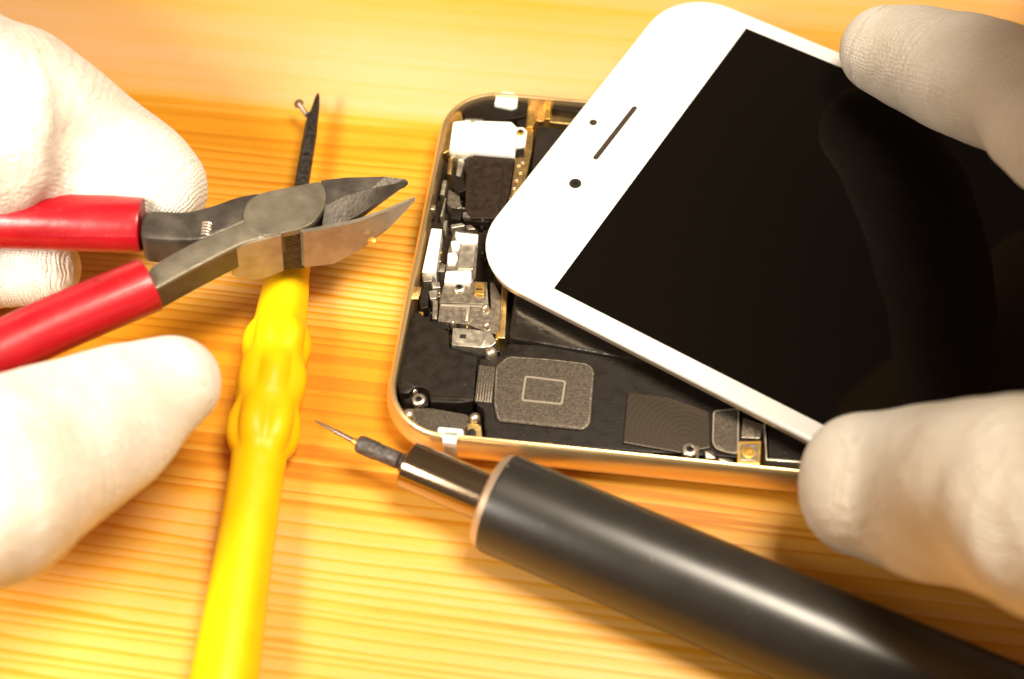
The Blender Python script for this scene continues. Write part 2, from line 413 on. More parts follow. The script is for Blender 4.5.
# far corner: antenna plate, tabs, white shield
comp('antenna_plate', 'black', Z1, [(318, 118), (322, 92), (350, 66), (400, 52), (535, 66), (532, 112), (510, 127), (440, 135), (380, 132), (330, 128)], 6.0, r=.5)
comp('antenna_tab', 'white', Z1, [(422, 84), (430, 50), (448, 40), (488, 42), (502, 58), (500, 90), (480, 96)], 6.5, r=.35, h=1.)
comp('white_shield', 'sticker', Z1, [(282, 143), (338, 135), (345, 146), (360, 138), (480, 142), (497, 158), (492, 258), (420, 252), (355, 246), (270, 238)], 6.2, r=.25)
comp('shield_lug', 'sticker', Z1, [(493, 160), (522, 160), (534, 172), (526, 226), (494, 232)], 5.8, r=.3)
screw(370+511/3.396, 80+178/3.396, 6.0, .62, m='brass')
comp('lug', 'silver', Z1, [(322, 130), (384, 132), (386, 143), (346, 140), (340, 146), (318, 146)], 5.9, r=.1)
comp('lug', 'black', Z1, [(498, 134), (530, 128), (530, 156), (500, 152)], 5.3, r=.1)
comp('lug', 'black', Z1, [(497, 235), (524, 230), (524, 256), (497, 262)], 5.6, r=.1)
comp('side_bracket', 'gold_in', Z1, [(262, 128), (310, 108), (318, 140), (284, 144), (270, 240), (248, 250), (246, 190)], 5.6, r=.2)
comp('shield_foot', 'silver', Z1, [(272, 240), (355, 248), (330, 262), (318, 272), (290, 262), (276, 258)], 5.6, r=.1)
cam_m = comp('camera_module', 'black2', Z1, [(350, 252), (492, 262), (470, 400), (438, 470), (345, 470), (322, 440), (326, 290)], 5.6, bev=.2, r=.3)
comp('module_seam', 'black', Z1, [(452, 300), (457, 300), (440, 462), (434, 462)], 5.64, h=.1, parent=cam_m, r=0)
comp('gold_flex', 'gold_in', Z1, [(494, 262), (524, 262), (530, 300), (500, 372), (474, 404)], 5.3, r=.1)
for (a, b) in ((506, 285), (512, 310), (498, 335), (490, 362), (518, 275)):
    comp('solder_pad', 'screw', Z1, [(a-6, b-5), (a+6, b-5), (a+5, b+5), (a-7, b+5)], 5.55, h=.4, r=.05)
# small parts along the near side of the board (coordinates read off the photo)
bits = [
 ('flex_cable', 'gold_in', Z1, [(268, 262), (282, 262), (276, 320), (262, 318)], 5.2),
 ('metal_clip', 'silver', Z1, [(300, 268), (322, 272), (306, 330), (292, 322)], 5.3),
 ('connector', 'black', Z1, [(280, 322), (318, 330), (328, 372), (300, 384), (276, 360)], 5.7),
 ('metal_clip', 'silver', Z1, [(248, 340), (262, 340), (252, 392), (238, 388)], 4.8),
 ('connector', 'silver_d', Z1, [(266, 372), (302, 388), (312, 432), (286, 442), (262, 420)], 5.0),
 ('connector', 'black', Z1, [(278, 434), (314, 438), (308, 474), (274, 470)], 5.3),
 ('metal_clip', 'screw', Z1, [(212, 424), (224, 424), (220, 440), (208, 440)], 4.6),
 ('board_strip', 'black2', Z1, [(232, 262), (256, 262), (216, 470), (196, 470)], 4.0),
 ('metal_clip', 'silver', Z1, [(254, 400), (260, 400), (246, 462), (238, 462)], 4.9),
 ('metal_clip', 'silver_d', Z1, [(316, 446), (390, 462), (386, 474), (314, 464)], 5.4),
 ('metal_clip', 'silver', Z5, [(212, 50), (230, 50), (225, 100), (208, 95)], 5.0),
 ('metal_clip', 'silver', Z5, [(245, 70), (300, 62), (318, 75), (250, 88)], 4.8),
 ('connector', 'silver_d', Z5, [(318, 72), (345, 70), (368, 92), (330, 96)], 5.2),
 ('connector', 'black', Z5, [(300, 20), (440, 30), (430, 60), (310, 50)], 5.0),
 ('button_plate', 'white', Z5, [(152, 88), (204, 92), (174, 306), (106, 302)], 5.7),
 ('metal_clip', 'silver', Z5, [(108, 308), (160, 310), (154, 345), (114, 348)], 5.0),
 ('flex_cable', 'silver_d', Z5, [(190, 268), (224, 262), (216, 300), (180, 300)], 5.1),
 ('metal_clip', 'silver', Z5, [(152, 350), (192, 348), (196, 376), (158, 380)], 5.3),
 ('metal_clip', 'silver', Z5, [(138, 392), (182, 386), (176, 428), (146, 432)], 5.4),
 ('cable_clamp', 'gold_in', Z5, [(50, 370), (104, 372), (100, 402), (88, 432), (44, 432)], 5.6),
 ('flex_cable', 'black', Z5, [(104, 376), (140, 380), (136, 470), (100, 480), (92, 440)], 5.5),
 ('gold_contact', 'brass', Z5, [(90, 490), (114, 494), (106, 562), (78, 560)], 5.2),
 ('metal_clip', 'silver_d', Z5, [(158, 440), (184, 440), (180, 530), (156, 528)], 4.7),
 ('spacer', 'black', Z5, [(150, 536), (240, 545), (240, 575), (150, 572)], 4.6),
 ('metal_clip', 'silver', Z5, [(182, 580), (228, 582), (236, 602), (190, 606)], 5.2),
]
for n_, m_, z_, L_, h_ in bits: comp(n_, m_, z_, L_, h_, r=.12, bev=.1)
random.seed(3)
for k in range(110):                      # scattered surface-mount parts on the board
    px = random.uniform(424, 500); py = random.uniform(160, 350)
    if px < 452-(py-112)*.19 + 8 or px > 530-(py-112)*.10-6: continue
    w, h = random.uniform(1.2, 3.6), random.uniform(1.2, 3.)
    comp('chip', random.choice(['silver_d', 'black', 'screw', 'black2', 'brass']), (0, 0, 1), [(px, py), (px+w, py+.3), (px+w-.3, py+h), (px-.4, py+h)], random.uniform(3.5, 4.9), h=2., r=.05, bev=.05)
# connector shield with four white pads
cs = comp('connector_shield', 'silver_d', Z5, [(266, 96), (384, 114), (366, 322), (350, 352), (216, 352), (232, 200)], 5.6, r=.2)
comp('glass_window', 'silver', Z5, [(296, 168), (368, 172), (354, 288), (278, 288)], 5.75, h=.4, parent=cs)
for L_ in ([(270, 100), (284, 108), (380, 118), (376, 162), (292, 160), (268, 130)], [(246, 150), (276, 146), (294, 168), (284, 192), (252, 194)],
           [(232, 206), (272, 204), (282, 230), (268, 262), (230, 262)], [(222, 296), (346, 290), (346, 340), (338, 358), (214, 352)]):
    comp('white_pad', 'white', Z5, L_, 6.1, h=.8, parent=cs, r=.3)
br = comp('mounting_bracket', 'silver_d', Z5, [(212, 356), (344, 362), (352, 345), (424, 348), (424, 458), (190, 448)], 5.3, r=.2)
screw(400+288/4.85, 210+376/4.85, 5.5, .95, parent=phone)
comp('gold_connector', 'brass', Z5, [(366, 348), (410, 352), (406, 412), (358, 406)], 5.8, h=.7, parent=br)
comp('connector_slot', 'hole', Z5, [(368, 378), (404, 380), (402, 390), (366, 388)], 5.83, h=.2, parent=br, r=0)
lb = comp('stepped_bracket', 'silver_d', Z5, [(192, 462), (420, 470), (440, 478), (436, 350), (456, 352), (492, 420), (482, 606), (420, 590), (330, 556), (184, 538)], 5.0, r=.2)
comp('bracket_rib', 'edge', Z5, [(196, 452), (425, 458), (424, 474), (340, 470), (330, 538), (314, 538), (320, 470), (194, 464)], 5.35, h=.5, parent=lb, r=.1)
comp('bracket_rib', 'edge', Z5, [(414, 380), (424, 380), (430, 478), (418, 478)], 5.4, h=.5, parent=lb, r=.1)
screw(400+415/4.85, 210+472/4.85, 5.5, .6, dome=True); screw(400+422/4.85, 210+558/4.85, 5.4, .6, dome=True)
tb = comp('silver_tab', 'silver', Z5, [(256, 570), (340, 576), (440, 590), (470, 640), (440, 662), (398, 668), (250, 656)], 5.8, r=.3)
comp('tab_slot', 'hole', Z5, [(292, 600), (324, 602), (320, 624), (286, 622)], 5.83, h=.2, parent=tb, r=.1)
comp('gold_contact', 'brass', Z5, [(466, 585), (482, 590), (474, 628), (462, 628)], 5.9, r=.1)
screw(370+412/3.396, 270+277/3.396, 6.1, .85, dome=True)
screw(370+283/3.396, 270+180/3.396, 5.6, .4, dome=True)
# black module at the near corner
md = comp('loudspeaker_housing', 'black', Z2, [(150, 130), (230, 190), (268, 204), (270, 262), (365, 292), (352, 445), (300, 452), (205, 448), (200, 410), (180, 398), (150, 398), (130, 420), (100, 418), (92, 380), (118, 240)], 5.6, bev=.25, r=.35)
comp('moulded_edge', 'black2', Z2, [(124, 240), (132, 240), (112, 395), (104, 392)], 5.66, h=.2, parent=md, r=.05)
comp('moulded_edge', 'black2', Z2, [(205, 425), (352, 436), (352, 443), (205, 432)], 5.68, h=.2, parent=md, r=.05)
comp('screw_well', 'black', Z2, [(120, 408), (140, 402), (185, 402), (202, 418), (200, 460), (150, 466), (112, 440)], 4.2, r=.3)
screw(370+166/3.396, 270+440/3.396, 5.2, .95); screw(370+152/3.396, 270+412/3.396, 4.6, .5, dome=True)
screw(370+131/3.396, 270+489/3.396, 6.2, .85, dome=True)
comp('corner_plate', 'speck', Z2, [(122, 470), (205, 468), (332, 490), (348, 520), (352, 572), (262, 572), (196, 552), (150, 522)], 4.6, r=.4)
comp('antenna_tab', 'white', Z2, [(232, 532), (316, 540), (318, 562), (294, 570), (292, 590), (246, 584), (248, 568), (228, 560)], 6.9, h=1.2, r=.3)
lg = comp('gold_lug', 'gold_in', Z2, [(330, 518), (376, 524), (382, 576), (352, 580), (330, 566)], 5.6, r=.3)
comp('lug_hole', 'hole', Z2, [(332, 542), (350, 536), (362, 548), (360, 568), (344, 574), (330, 566)], 5.64, h=.2, parent=lg, r=.2)
screw(370+356/3.396, 270+500/3.396, 6.0, .75, dome=True)
# speaker module with its textured plate
sp = comp('vibration_module', 'black', Z2, [(372, 300), (440, 290), (470, 248), (600, 255), (860, 285), (1300, 352), (1290, 640), (850, 612), (620, 596), (392, 578), (384, 470), (362, 458)], 5.0, bev=.25, r=.4)
pl = comp('textured_plate', 'speck', Z6, [(492, 70), (545, 24), (740, 38), (888, 56), (916, 84), (898, 316), (868, 340), (500, 302), (484, 225)], 5.5, h=.6, bev=.12, r=.7, parent=sp)
def outline(name, m, P, w, z, h, parent, r=.4):
    P = round_poly(P, r, 5); n = len(P); c = sum(P, Vector())/n
    bm = bmesh.new(); A = []
    sg = 1 if sum((P[i]-c).cross(P[(i+1) % n]-c).z for i in range(n)) > 0 else -1
    for i in range(n):
        t = (P[(i+1) % n]-P[i-1]).normalized(); nn = Vector((-t.y, t.x, 0))*sg
        A.append([bm.verts.new(P[i]), bm.verts.new(P[i]+Vector((0, 0, h))), bm.verts.new(P[i]+nn*w+Vector((0, 0, h))), bm.verts.new(P[i]+nn*w)])
    for i in range(n):
        a, b = A[i], A[(i+1) % n]
        for k in range(4): bm.faces.new((a[k], a[(k+1) % 4], b[(k+1) % 4], b[k]))
    return obj(name, bm, m, parent)
outline('plate_ring', 'edge', pts(*Z6, [(618, 112), (795, 134), (778, 238), (602, 220)], 5.49), .28, 5.5, .22, sp, .5)
outline('plate_rim', 'silver_d', pts(*Z6, [(497, 74), (548, 29), (740, 42), (884, 60), (911, 86), (893, 313), (864, 335), (505, 298), (489, 222)], 5.49), .16, 5.5, .09, sp, .7)
rb = comp('ribbed_connector', 'speck', Z6, [(422, 62), (492, 72), (478, 226), (402, 218)], 5.3, h=.5, parent=sp)
for k in range(6):
    a = 412+k*11.5; comp('connector_rib', 'silver_d', Z6, [(a+18, 66+k), (a+21, 66+k), (a+3, 218+k), (a, 218+k)], 5.4, h=.15, parent=sp, r=0, bev=.02)
# glossy square cover, second plate, connectors near the finger
gc = comp('glossy_cover', 'glossy', Z3, [(196, 212), (370, 235), (528, 292), (534, 440), (420, 462), (176, 420)], 5.4, h=.7, r=.15, parent=phone)
screw(580+450/4.096, 340+450/4.096, 5.9, 1.05, dome=False)
comp('textured_plate', 'speck', Z3, [(545, 290), (652, 280), (648, 470), (600, 462), (556, 448), (541, 420)], 5.5, r=.6)
outline('plate_rim', 'edge', pts(*Z3, [(545, 290), (652, 280), (648, 470), (600, 462), (556, 448), (541, 420)], 5.49), .18, 5.5, .1, sp, .6)
fx = comp('flex_cable', 'silver_d', Z3, [(668, 318), (752, 345), (738, 404), (660, 400)], 5.3, r=.1)
gcn = comp('gold_connector', 'brass', Z3, [(648, 414), (744, 412), (738, 510), (642, 506)], 5.6, r=.15)
comp('connector_face', 'silver_d', Z3, [(660, 424), (734, 424), (728, 496), (655, 494)], 5.7, h=.2, parent=gcn)
bm = bmesh.new(); lathe(bm, at(580+690/4.096, 340+462/4.096, 5.7), Vector((0, 0, 1)), [(-.1, .95), (.12, .95), (.15, .6), (.02, .5), (.02, .02)], 24); obj('connector_ring', bm, 'brass', gcn)
comp('black_bracket', 'black', Z3, [(770, 330), (1000, 400), (985, 510), (772, 486)], 5.2, r=.2)
comp('bracket_edge', 'edge', Z3, [(752, 340), (762, 340), (768, 482), (990, 500), (990, 508), (762, 492)], 5.6, r=0)
for L_ in ([(220, 460), (300, 462), (298, 472), (222, 470)], [(565, 480), (600, 484), (630, 492), (625, 508), (570, 500)], [(770, 515), (850, 520), (850, 530), (772, 526)], [(476, 430), (490, 432), (486, 490), (472, 488)], [(510, 450), (545, 456), (560, 486), (515, 484)]):
    comp('metal_clip', random.choice(['silver', 'silver_d']), Z3, L_, 6.0, r=.08)
comp('metal_clip', 'gold_in', Z2, [(545, 582), (620, 586), (634, 598), (540, 594)], 6.3, r=.1)

# ------------------------------------------------------------------ display assembly
disp_o = empty('phone_display', disp(68, 33, -2.2), 'white framed phone front with a black glass screen, held tilted over the open gold shell', 'display')
def drr(inset, z, R=9.8): return rrect(inset, z, 138.4, DW, R, 12, disp)
bm = bmesh.new(); loft(bm, [drr(.25, -.75), drr(.02, -.6), drr(0, -.35), drr(.08, -.12), drr(.3, -.02), drr(.6, 0)]); fg = obj('front_glass', bm, 'glass', disp_o, angle=50)
bm = bmesh.new(); loft(bm, [drr(1.2, -2.3), drr(.55, -2.2), drr(.35, -1.9), drr(.35, -.76)]); obj('rear_frame', bm, 'dframe', disp_o)
bm = bmesh.new(); P = [disp(DB, DS, .03), disp(DB+109.4, DS, .03), disp(DB+109.4, DW-DS, .03), disp(DB, DW-DS, .03)]
prism(bm, round_poly(P, .15, 2), (disp(0, 0, -1)-disp(0, 0, 0))*.4, .01); obj('screen', bm, 'screen', fg)
def dflat(px, py):
    N = Vector(((disp(1, 0)-disp(0, 0)).cross(disp(0, 1)-disp(0, 0)))).normalized(); return on_plane(px, py, disp(0, 0, .02), N), N
def disc(name, px, py, r, m, parent, up=.02, th=.25):
    c, N = dflat(px, py); bm = bmesh.new(); lathe(bm, c-N*th, N, [(0, r), (th, r), (th+up, r*.92)], 28); return obj(name, bm, m, parent)
cl = disc('front_camera', 575.3, 183.4, .95, 'hole', fg); disc('camera_lens', 575.3, 183.4, .42, 'lens', cl, .05)
disc('light_sensor', 593.2, 122.4, .62, 'mesh', fg)
a, N = dflat(634.5, 108); b_, N = dflat(595.8, 157.5)
d = (b_-a).normalized(); s = N.cross(d).normalized(); P = []
for c0, sg in ((a, -1), (b_, 1)):
    for k in range(7):
        t = math.pi*k/6; P.append(c0+(s*math.cos(t)*sg*-1+d*math.sin(t)*sg)*.42)
bm = bmesh.new(); prism(bm, P, -N*.3, .02); es = obj('earpiece_slot', bm, 'hole', fg)
P = [p+(sum(P, Vector())/len(P)-p).normalized()*.12+N*.02 for p in P]
bm = bmesh.new(); prism(bm, P, -N*.2, .01); obj('earpiece_mesh', bm, 'mesh', es)

# ------------------------------------------------------------------ yellow screwdriver lying on the wood
HZ = 4.6
A = at(221, 700, HZ); B = at(317.5, 92, 4.0); D = (B-A); D.z = 0; D.normalize()
A = A - D*62
def tpos(px, py): return (at(px, py, HZ)-A).dot(D)
sd = empty('screwdriver', Vector((A.x, A.y, 0))+D*60, 'yellow handled screwdriver with a short black blade lying on the wood beneath the pliers', 'screwdriver')
t_n = tpos(286, 262)
hp = [(0, 3.2), (.5, 3.9), (2, 4.4), (12, 4.6), (tpos(226, 679), 4.3), (tpos(241, 573), 3.85), (tpos(257, 470), 3.75), (tpos(259, 455), 3.9)]
def bump_r(px, py, lo, hi):
    return tpos(px, py), lo, hi
b0, b1, b2, b3, b4 = tpos(260, 448), tpos(267, 405), tpos(272, 363), tpos(278, 325), tpos(284, 290)
prof = hp[:]
def seg_(t0, t1, r0, rp, r1, n=9):
    for k in range(1, n+1):
        u = k/n; e = math.sin(math.pi*u)**.8
        base = r0+(r1-r0)*u; prof.append((t0+(t1-t0)*u, base+(rp-base)*e))
seg_(prof[-1][0], b1, 3.9, 5.35, 4.5); seg_(b1, b2, 4.5, 5.45, 4.5); seg_(b2, b3, 4.5, 5.15, 3.95)
prof += [(b4, 3.55), (t_n-3, 3.25), (t_n-.6, 3.2), (t_n, 2.7)]
def petals(t, th):
    w = 0
    for lo, hi, off in ((b0-2, b1, 0), (b1, b2, .5), (b2, b3, 0)):
        if lo < t < hi:
            u = (t-lo)/(hi-lo); w = math.sin(math.pi*u)**.7
            return 1-.17*w*(1-abs(math.cos(3*(th+.3+off*math.pi/3))))**.9-.02
    return 1-.012*(1-abs(math.cos(4*th)))
pf = []
for (t0, r0), (t1, r1) in zip(prof, prof[1:]):
    n = max(1, int((t1-t0)/1.0))
    for k in range(n): pf.append((t0+(t1-t0)*k/n, r0+(r1-r0)*k/n))
pf.append(prof[-1])
Ah = Vector((A.x, A.y, HZ))
bm = bmesh.new(); lathe(bm, Ah, D, pf, 72, petals); obj('handle', bm, 'yellow', sd, angle=60)
L_sh = (at(316.5, 93, HZ)-Ah).dot(D)
s_, u_ = frame_axes(D); bm = bmesh.new(); rings = []
for t, w, h, off in ((t_n-6, 1.05, 1.05, -.1), (t_n+8, 1.05, 1.05, -.1), (L_sh-12, 1.0, 1.0, 0), (L_sh-9.5, .98, 1.0, .05), (L_sh-7.0, .9, .9, 0), (L_sh-4.9, .82, .8, .05), (L_sh-4.5, .68, .7, .2), (L_sh-2.8, .55, .5, .25), (L_sh-1., .36, .3, .28), (L_sh, .1, .1, .3)):
    c = Ah+D*t+s_*(off); rings.append([c+s_*(w*1.15*math.cos(2*math.pi*k/8+.39))+u_*(h*math.sin(2*math.pi*k/8+.39)) for k in range(8)])
loft(bm, rings); obj('blade', bm, 'shaft', sd, angle=30)
# tiny screw stuck to the blade
c = at(299, 104, HZ); c2 = at(309.5, 119, HZ+.2); dd = (c2-c).normalized()
ts = empty('tiny_screw', Vector((c.x, c.y, c.z)), 'tiny silver screw clinging to the tip of the black screwdriver blade', 'screw')
bm = bmesh.new(); lathe(bm, c, dd, [(-.35, .35), (-.3, .8), (0, .85), (.1, .45)], 16); obj('screw_head', bm, 'silver_d', ts)
bm = bmesh.new(); lathe(bm, c, dd, [(.05+.08*k, .36+(.07 if k % 2 else 0)) for k in range(40)], 14); obj('threaded_shank', bm, 'silver_d', ts)

# ------------------------------------------------------------------ precision knife / pick with black barrel
R_B = 6.85
p0 = at(494, 501, R_B); p1 = at(1000, 716, R_B); PD = (p1-p0); PD.z = 0; PD.normalize()
def pt(px, py): return (at(px, py, R_B)-p0).dot(PD)
pen = empty('precision_pick', Vector((p0.x, p0.y, 0))+PD*40, 'black barrelled precision pick with a fine needle tip lying in front of the open phone', 'hand tool')
bm = bmesh.new()
lathe(bm, p0, PD, [(.55, R_B-1.2), (.56, R_B-.18), (.9, R_B), (40, R_B+.05), (100, R_B+.1), (112, R_B), (114, R_B-.6), (114.5, R_B-2)], 96); obj('barrel', bm, 'pen', pen, angle=50)
bm = bmesh.new(); lathe(bm, p0, PD, [(-.6, R_B-2.8), (-.62, R_B-.85), (-.3, R_B-.4), (.54, R_B-.14), (.6, R_B-1)], 72); obj('front_ring', bm, 'ring', pen)
tc_, ts_ = pt(408, 463), pt(361, 437)
rc = 3.35
bm = bmesh.new(); lathe(bm, p0, PD, [(tc_, rc-.9), (tc_+.12, rc-.25), (tc_+.4, rc), (tc_+9, rc), (-.5, rc)], 64); obj('chuck', bm, 'chuck', pen, angle=40)
bm = bmesh.new(); lathe(bm, p0, PD, [(tc_-.9, .9), (tc_-.85, 1.35), (tc_-.3, 1.45), (tc_+.05, 1.45)], 24); obj('collar', bm, 'shaft', pen)
bm = bmesh.new(); lathe(bm, p0, PD, [(ts_, .5), (ts_+.15, 1.1), (ts_+.6, 1.3), (ts_+3, 1.32), (ts_+3.2, 1.22), (tc_-1.3, 1.22)], 20); obj('bit_holder', bm, 'knurl', pen)
tn = pt(314.5, 420.5)
tip = at(314.5, 420.5, R_B); base = p0+PD*(ts_+.3)
dn = (tip-base); ln = dn.length; dn.normalize()
bm = bmesh.new(); lathe(bm, base, dn, [(0, .5), (1.0, .48), (1.02, .36), (ln*.55, .34), (ln*.56, .27), (ln*.9, .17), (ln, .05)], 14); obj('needle', bm, 'needle', pen)
bm = bmesh.new(); lathe(bm, base, dn, [(-.2, .62), (.9, .55), (.95, .3)], 16); obj('brass_sleeve', bm, 'brass', pen)

# ------------------------------------------------------------------ cutting pliers held above the wood
PP = at(290, 210, 20); PN = Vector((.10, .02, 1)).normalized()
def pp(px, py, h=0.): return on_plane(px, py, PP+PN*h, PN)
pl_o = empty('cutting_pliers', PP-PN*9, 'grey steel cutting pliers with red grips, held open over the yellow screwdriver', 'pliers')
def plate(name, m, L, h, th, bev=.3, r=.4, parent=pl_o, label=None, side=None):
    P = round_poly([pp(x, y, h) for x, y in L], r, 4); bm = bmesh.new(); prism(bm, P, -PN*th, bev); tri(bm)
    if side:
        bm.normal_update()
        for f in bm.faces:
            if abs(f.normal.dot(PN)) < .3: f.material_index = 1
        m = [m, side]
    return obj(name, bm, m, parent, label=label, angle=30)
# far arm (dark) running under the joint
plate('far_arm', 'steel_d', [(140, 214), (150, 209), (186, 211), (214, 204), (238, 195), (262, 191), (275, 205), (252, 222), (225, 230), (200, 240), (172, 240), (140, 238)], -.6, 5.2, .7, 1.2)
# near arm with the joint plate and far jaw
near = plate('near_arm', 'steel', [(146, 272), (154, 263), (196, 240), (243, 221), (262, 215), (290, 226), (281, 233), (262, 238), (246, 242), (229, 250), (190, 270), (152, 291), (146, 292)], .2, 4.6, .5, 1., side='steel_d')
plate('joint_plate', 'steel', [(246, 204), (252, 197), (264, 192), (322, 180.5), (327, 195), (324, 209), (313, 223), (300, 229), (281, 233), (262, 237), (250, 231), (242, 218)], .25, 1.0, .12, 1.2)
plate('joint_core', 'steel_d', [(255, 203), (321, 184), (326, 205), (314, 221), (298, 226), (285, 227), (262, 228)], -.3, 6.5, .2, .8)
# jaws: top facets slope down to the cutting edges
def jaw(name, m, top, bot_h, edge_h, L):
    bm = bmesh.new(); t = [bm.verts.new(pp(x, y, h)) for x, y, h in L]; b = [bm.verts.new(pp(x, y, h)-PN*(bot_h+h)) for x, y, h in L]
    bm.faces.new(t); bm.faces.new(list(reversed(b))); n = len(t)
    for i in range(n): bm.faces.new((t[i], t[(i+1) % n], b[(i+1) % n], b[i]))
    bmesh.ops.triangulate(bm, faces=[f for f in bm.faces if len(f.verts) > 4])
    bmesh.ops.bevel(bm, geom=[e for e in bm.edges], offset=.12, segments=1, affect='EDGES')
    return obj(name, bm, m, pl_o, angle=25)
fj = bmesh.new()
def V_(x, y, h): return fj.verts.new(pp(x, y, h))
T = [(321, 180.5, .2), (345, 177.5, .1), (385, 176.5, -.2), (405, 179, -.8), (408, 181.5, -1.2)]      # back ridge
E_ = [(322, 227, -1.6), (342, 223, -1.8), (358, 215.5, -1.9), (385, 197.5, -1.8), (408, 182.8, -1.5)]      # cutting edge
Mm = [(325, 206, .1), (345, 196, -.1), (372, 188, -.3), (395, 183.5, -.9), (408, 182.5, -1.25)]
rows = [[V_(*q) for q in R_] for R_ in (T, Mm, E_)]
low = [[fj.verts.new(pp(x, y, h)-PN*(dp*(1-i/4.4))) for i, (x, y, h) in enumerate(R_)] for R_, dp in ((T, 6.), (Mm, 5.), (E_, 2.2))]
for a, b in zip(rows, rows[1:]):
    for i in range(4): fj.faces.new((a[i], a[i+1], b[i+1], b[i]))
for a, b in zip(low, low[1:]):
    for i in range(4): fj.faces.new((a[i+1], a[i], b[i], b[i+1]))
for a, b in ((rows[0], low[0]), (low[2], rows[2])):
    for i in range(4): fj.faces.new((a[i+1], a[i], b[i], b[i+1]))
for i in (0, 4):
    for k in range(2):
        q = (rows[k][i], rows[k+1][i], low[k+1][i], low[k][i]); fj.faces.new(q if i == 0 else q[::-1])
bmesh.ops.remove_doubles(fj, verts=fj.verts, dist=.01)
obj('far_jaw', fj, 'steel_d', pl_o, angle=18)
fj = bmesh.new()
T = [(300, 230, -.1), (330, 224.5, -1.0), (358, 218.5, -1.3), (386, 208.5, -1.5), (414, 196.5, -1.7)]
E_ = [(303, 233, -.3), (334, 227.5, -1.1), (361, 221, -1.4), (389, 210, -1.6), (415, 198, -1.8)]
rows = [[V_(*q) for q in R_] for R_ in (T, E_)]
lowpx = [(303, 267), (328, 263.5), (356, 249.5), (386, 229), (414, 201)]
def foot(q, lp):                     # drop a rim point down the plane normal until it meets the outline seen in the photo
    p = pp(*q); best = None
    for k in range(120):
        h = k*.1; c = p-PN*h; v = c-CAM; y = 339.5-FPX*v.dot(UP)/v.dot(FW)
        if y >= lp[1]: return c
    return c
lowr = [foot(q, l) for q, l in zip(E_, lowpx)]
lows = [[fj.verts.new(pp(*q)-PN*((pp(*e)-l).length)) for q, e, l in zip(T, E_, lowr)], [fj.verts.new(l) for l in lowr]]
for i in range(4):
    fj.faces.new((rows[0][i], rows[0][i+1], rows[1][i+1], rows[1][i])); fj.faces.new((lows[0][i+1], lows[0][i], lows[1][i], lows[1][i+1]))
    f_ = fj.faces.new((rows[1][i+1], rows[1][i], lows[1][i], lows[1][i+1])); f_.material_index = 1
    fj.faces.new((rows[0][i], rows[0][i+1], lows[0][i+1], lows[0][i]))
for i in (0, 4): fj.faces.new((rows[0][i], rows[1][i], lows[1][i], lows[0][i]))
obj('near_jaw', fj, ['steel', 'steel_b'], pl_o, angle=18)
# ground steel side block of the joint and the dark gap beside the jaw
def sideblock(name, m, L, low, deep):
    fj = bmesh.new(); tp = [pp(x, y, h) for x, y, h in L]; bt_ = [foot(q, l) for q, l in zip(L, low)]
    back = Vector((0, deep, 0)); n = len(tp)
    g = [[fj.verts.new(p) for p in tp], [fj.verts.new(p) for p in bt_], [fj.verts.new(p+back) for p in bt_], [fj.verts.new(p+back) for p in tp]]
    for r in range(4):
        a, b = g[r], g[(r+1) % 4]
        for i in range(n-1): fj.faces.new((a[i], a[i+1], b[i+1], b[i]))
    for i in (0, n-1): fj.faces.new([g[r][i] for r in range(4)])
    return obj(name, fj, m, pl_o, angle=30)
sideblock('joint_side', 'steel_b', [(229, 252.5, -.5), (246, 244.5, -.1), (263, 240, 0), (281, 235.5, 0)], [(229, 275), (246, 280), (264, 277.5), (281, 270.5)], 5)
sideblock('joint_gap', 'shaft', [(280, 234.5, -.5), (291, 232, -.5), (303, 230, -.5)], [(280, 270), (291, 268.5), (303, 268)], 4.5)
# spring and pivot stud between the arms
c = pp(207, 231, -1.2); bm = bmesh.new(); hx = []
for k in range(56):
    a = k*.55; hx.append(c+Vector((.8*math.cos(a), (k-28)*.045, .8*math.sin(a))))
tube(bm, hx, [.16]*len(hx), 8); obj('spring', bm, 'screw', pl_o)
# red grips: rounded tubes over both arms
def grip(name, path, wid, flat, label):
    q = smooth_path([[*pp(x, y, h), w] for (x, y, h), w in zip(path, wid)], 8)
    P = [Vector(v[:3]) for v in q]; R = [v[3] for v in q]
    bm = bmesh.new(); d = (P[-1]-P[-2]).normalized()
    P += [P[-1]+d*.25, P[-1]+d*.35]; R += [R[-1]-.1, R[-1]-.45]
    tube(bm, P, R, 32, flat); return obj(name, bm, 'red', pl_o, angle=50, label=label)
grip('grip', [(-330, 205, -6), (-200, 211, -5), (-80, 217, -3.8), (60, 221.5, -3.2), (141, 225, -3)], [3.4, 4.2, 4.4, 4.35, 4.05], .92, None)
grip('grip', [(-330, 515, -6), (-220, 464, -5), (-100, 403, -3.8), (30, 336, -3), (149, 285, -2.2)], [3.2, 3.8, 4.0, 4.0, 3.95], .92, None)
# small gold clipping caught on the jaw
bm = bmesh.new(); q = foot((372, 219, -1.), (374, 241)); prism(bm, [q+Vector(v) for v in ((-.6, -.3, .5), (.5, -.5, .4), (.8, .1, .5), (.1, .4, .6), (-.4, .3, .5))], DOWN*.5, .08)
o = obj('metal_chip', bm, 'brass', None, origin=q.copy()); tag(o, 'tiny gold metal chip stuck under the open jaw of the pliers', 'metal chip')

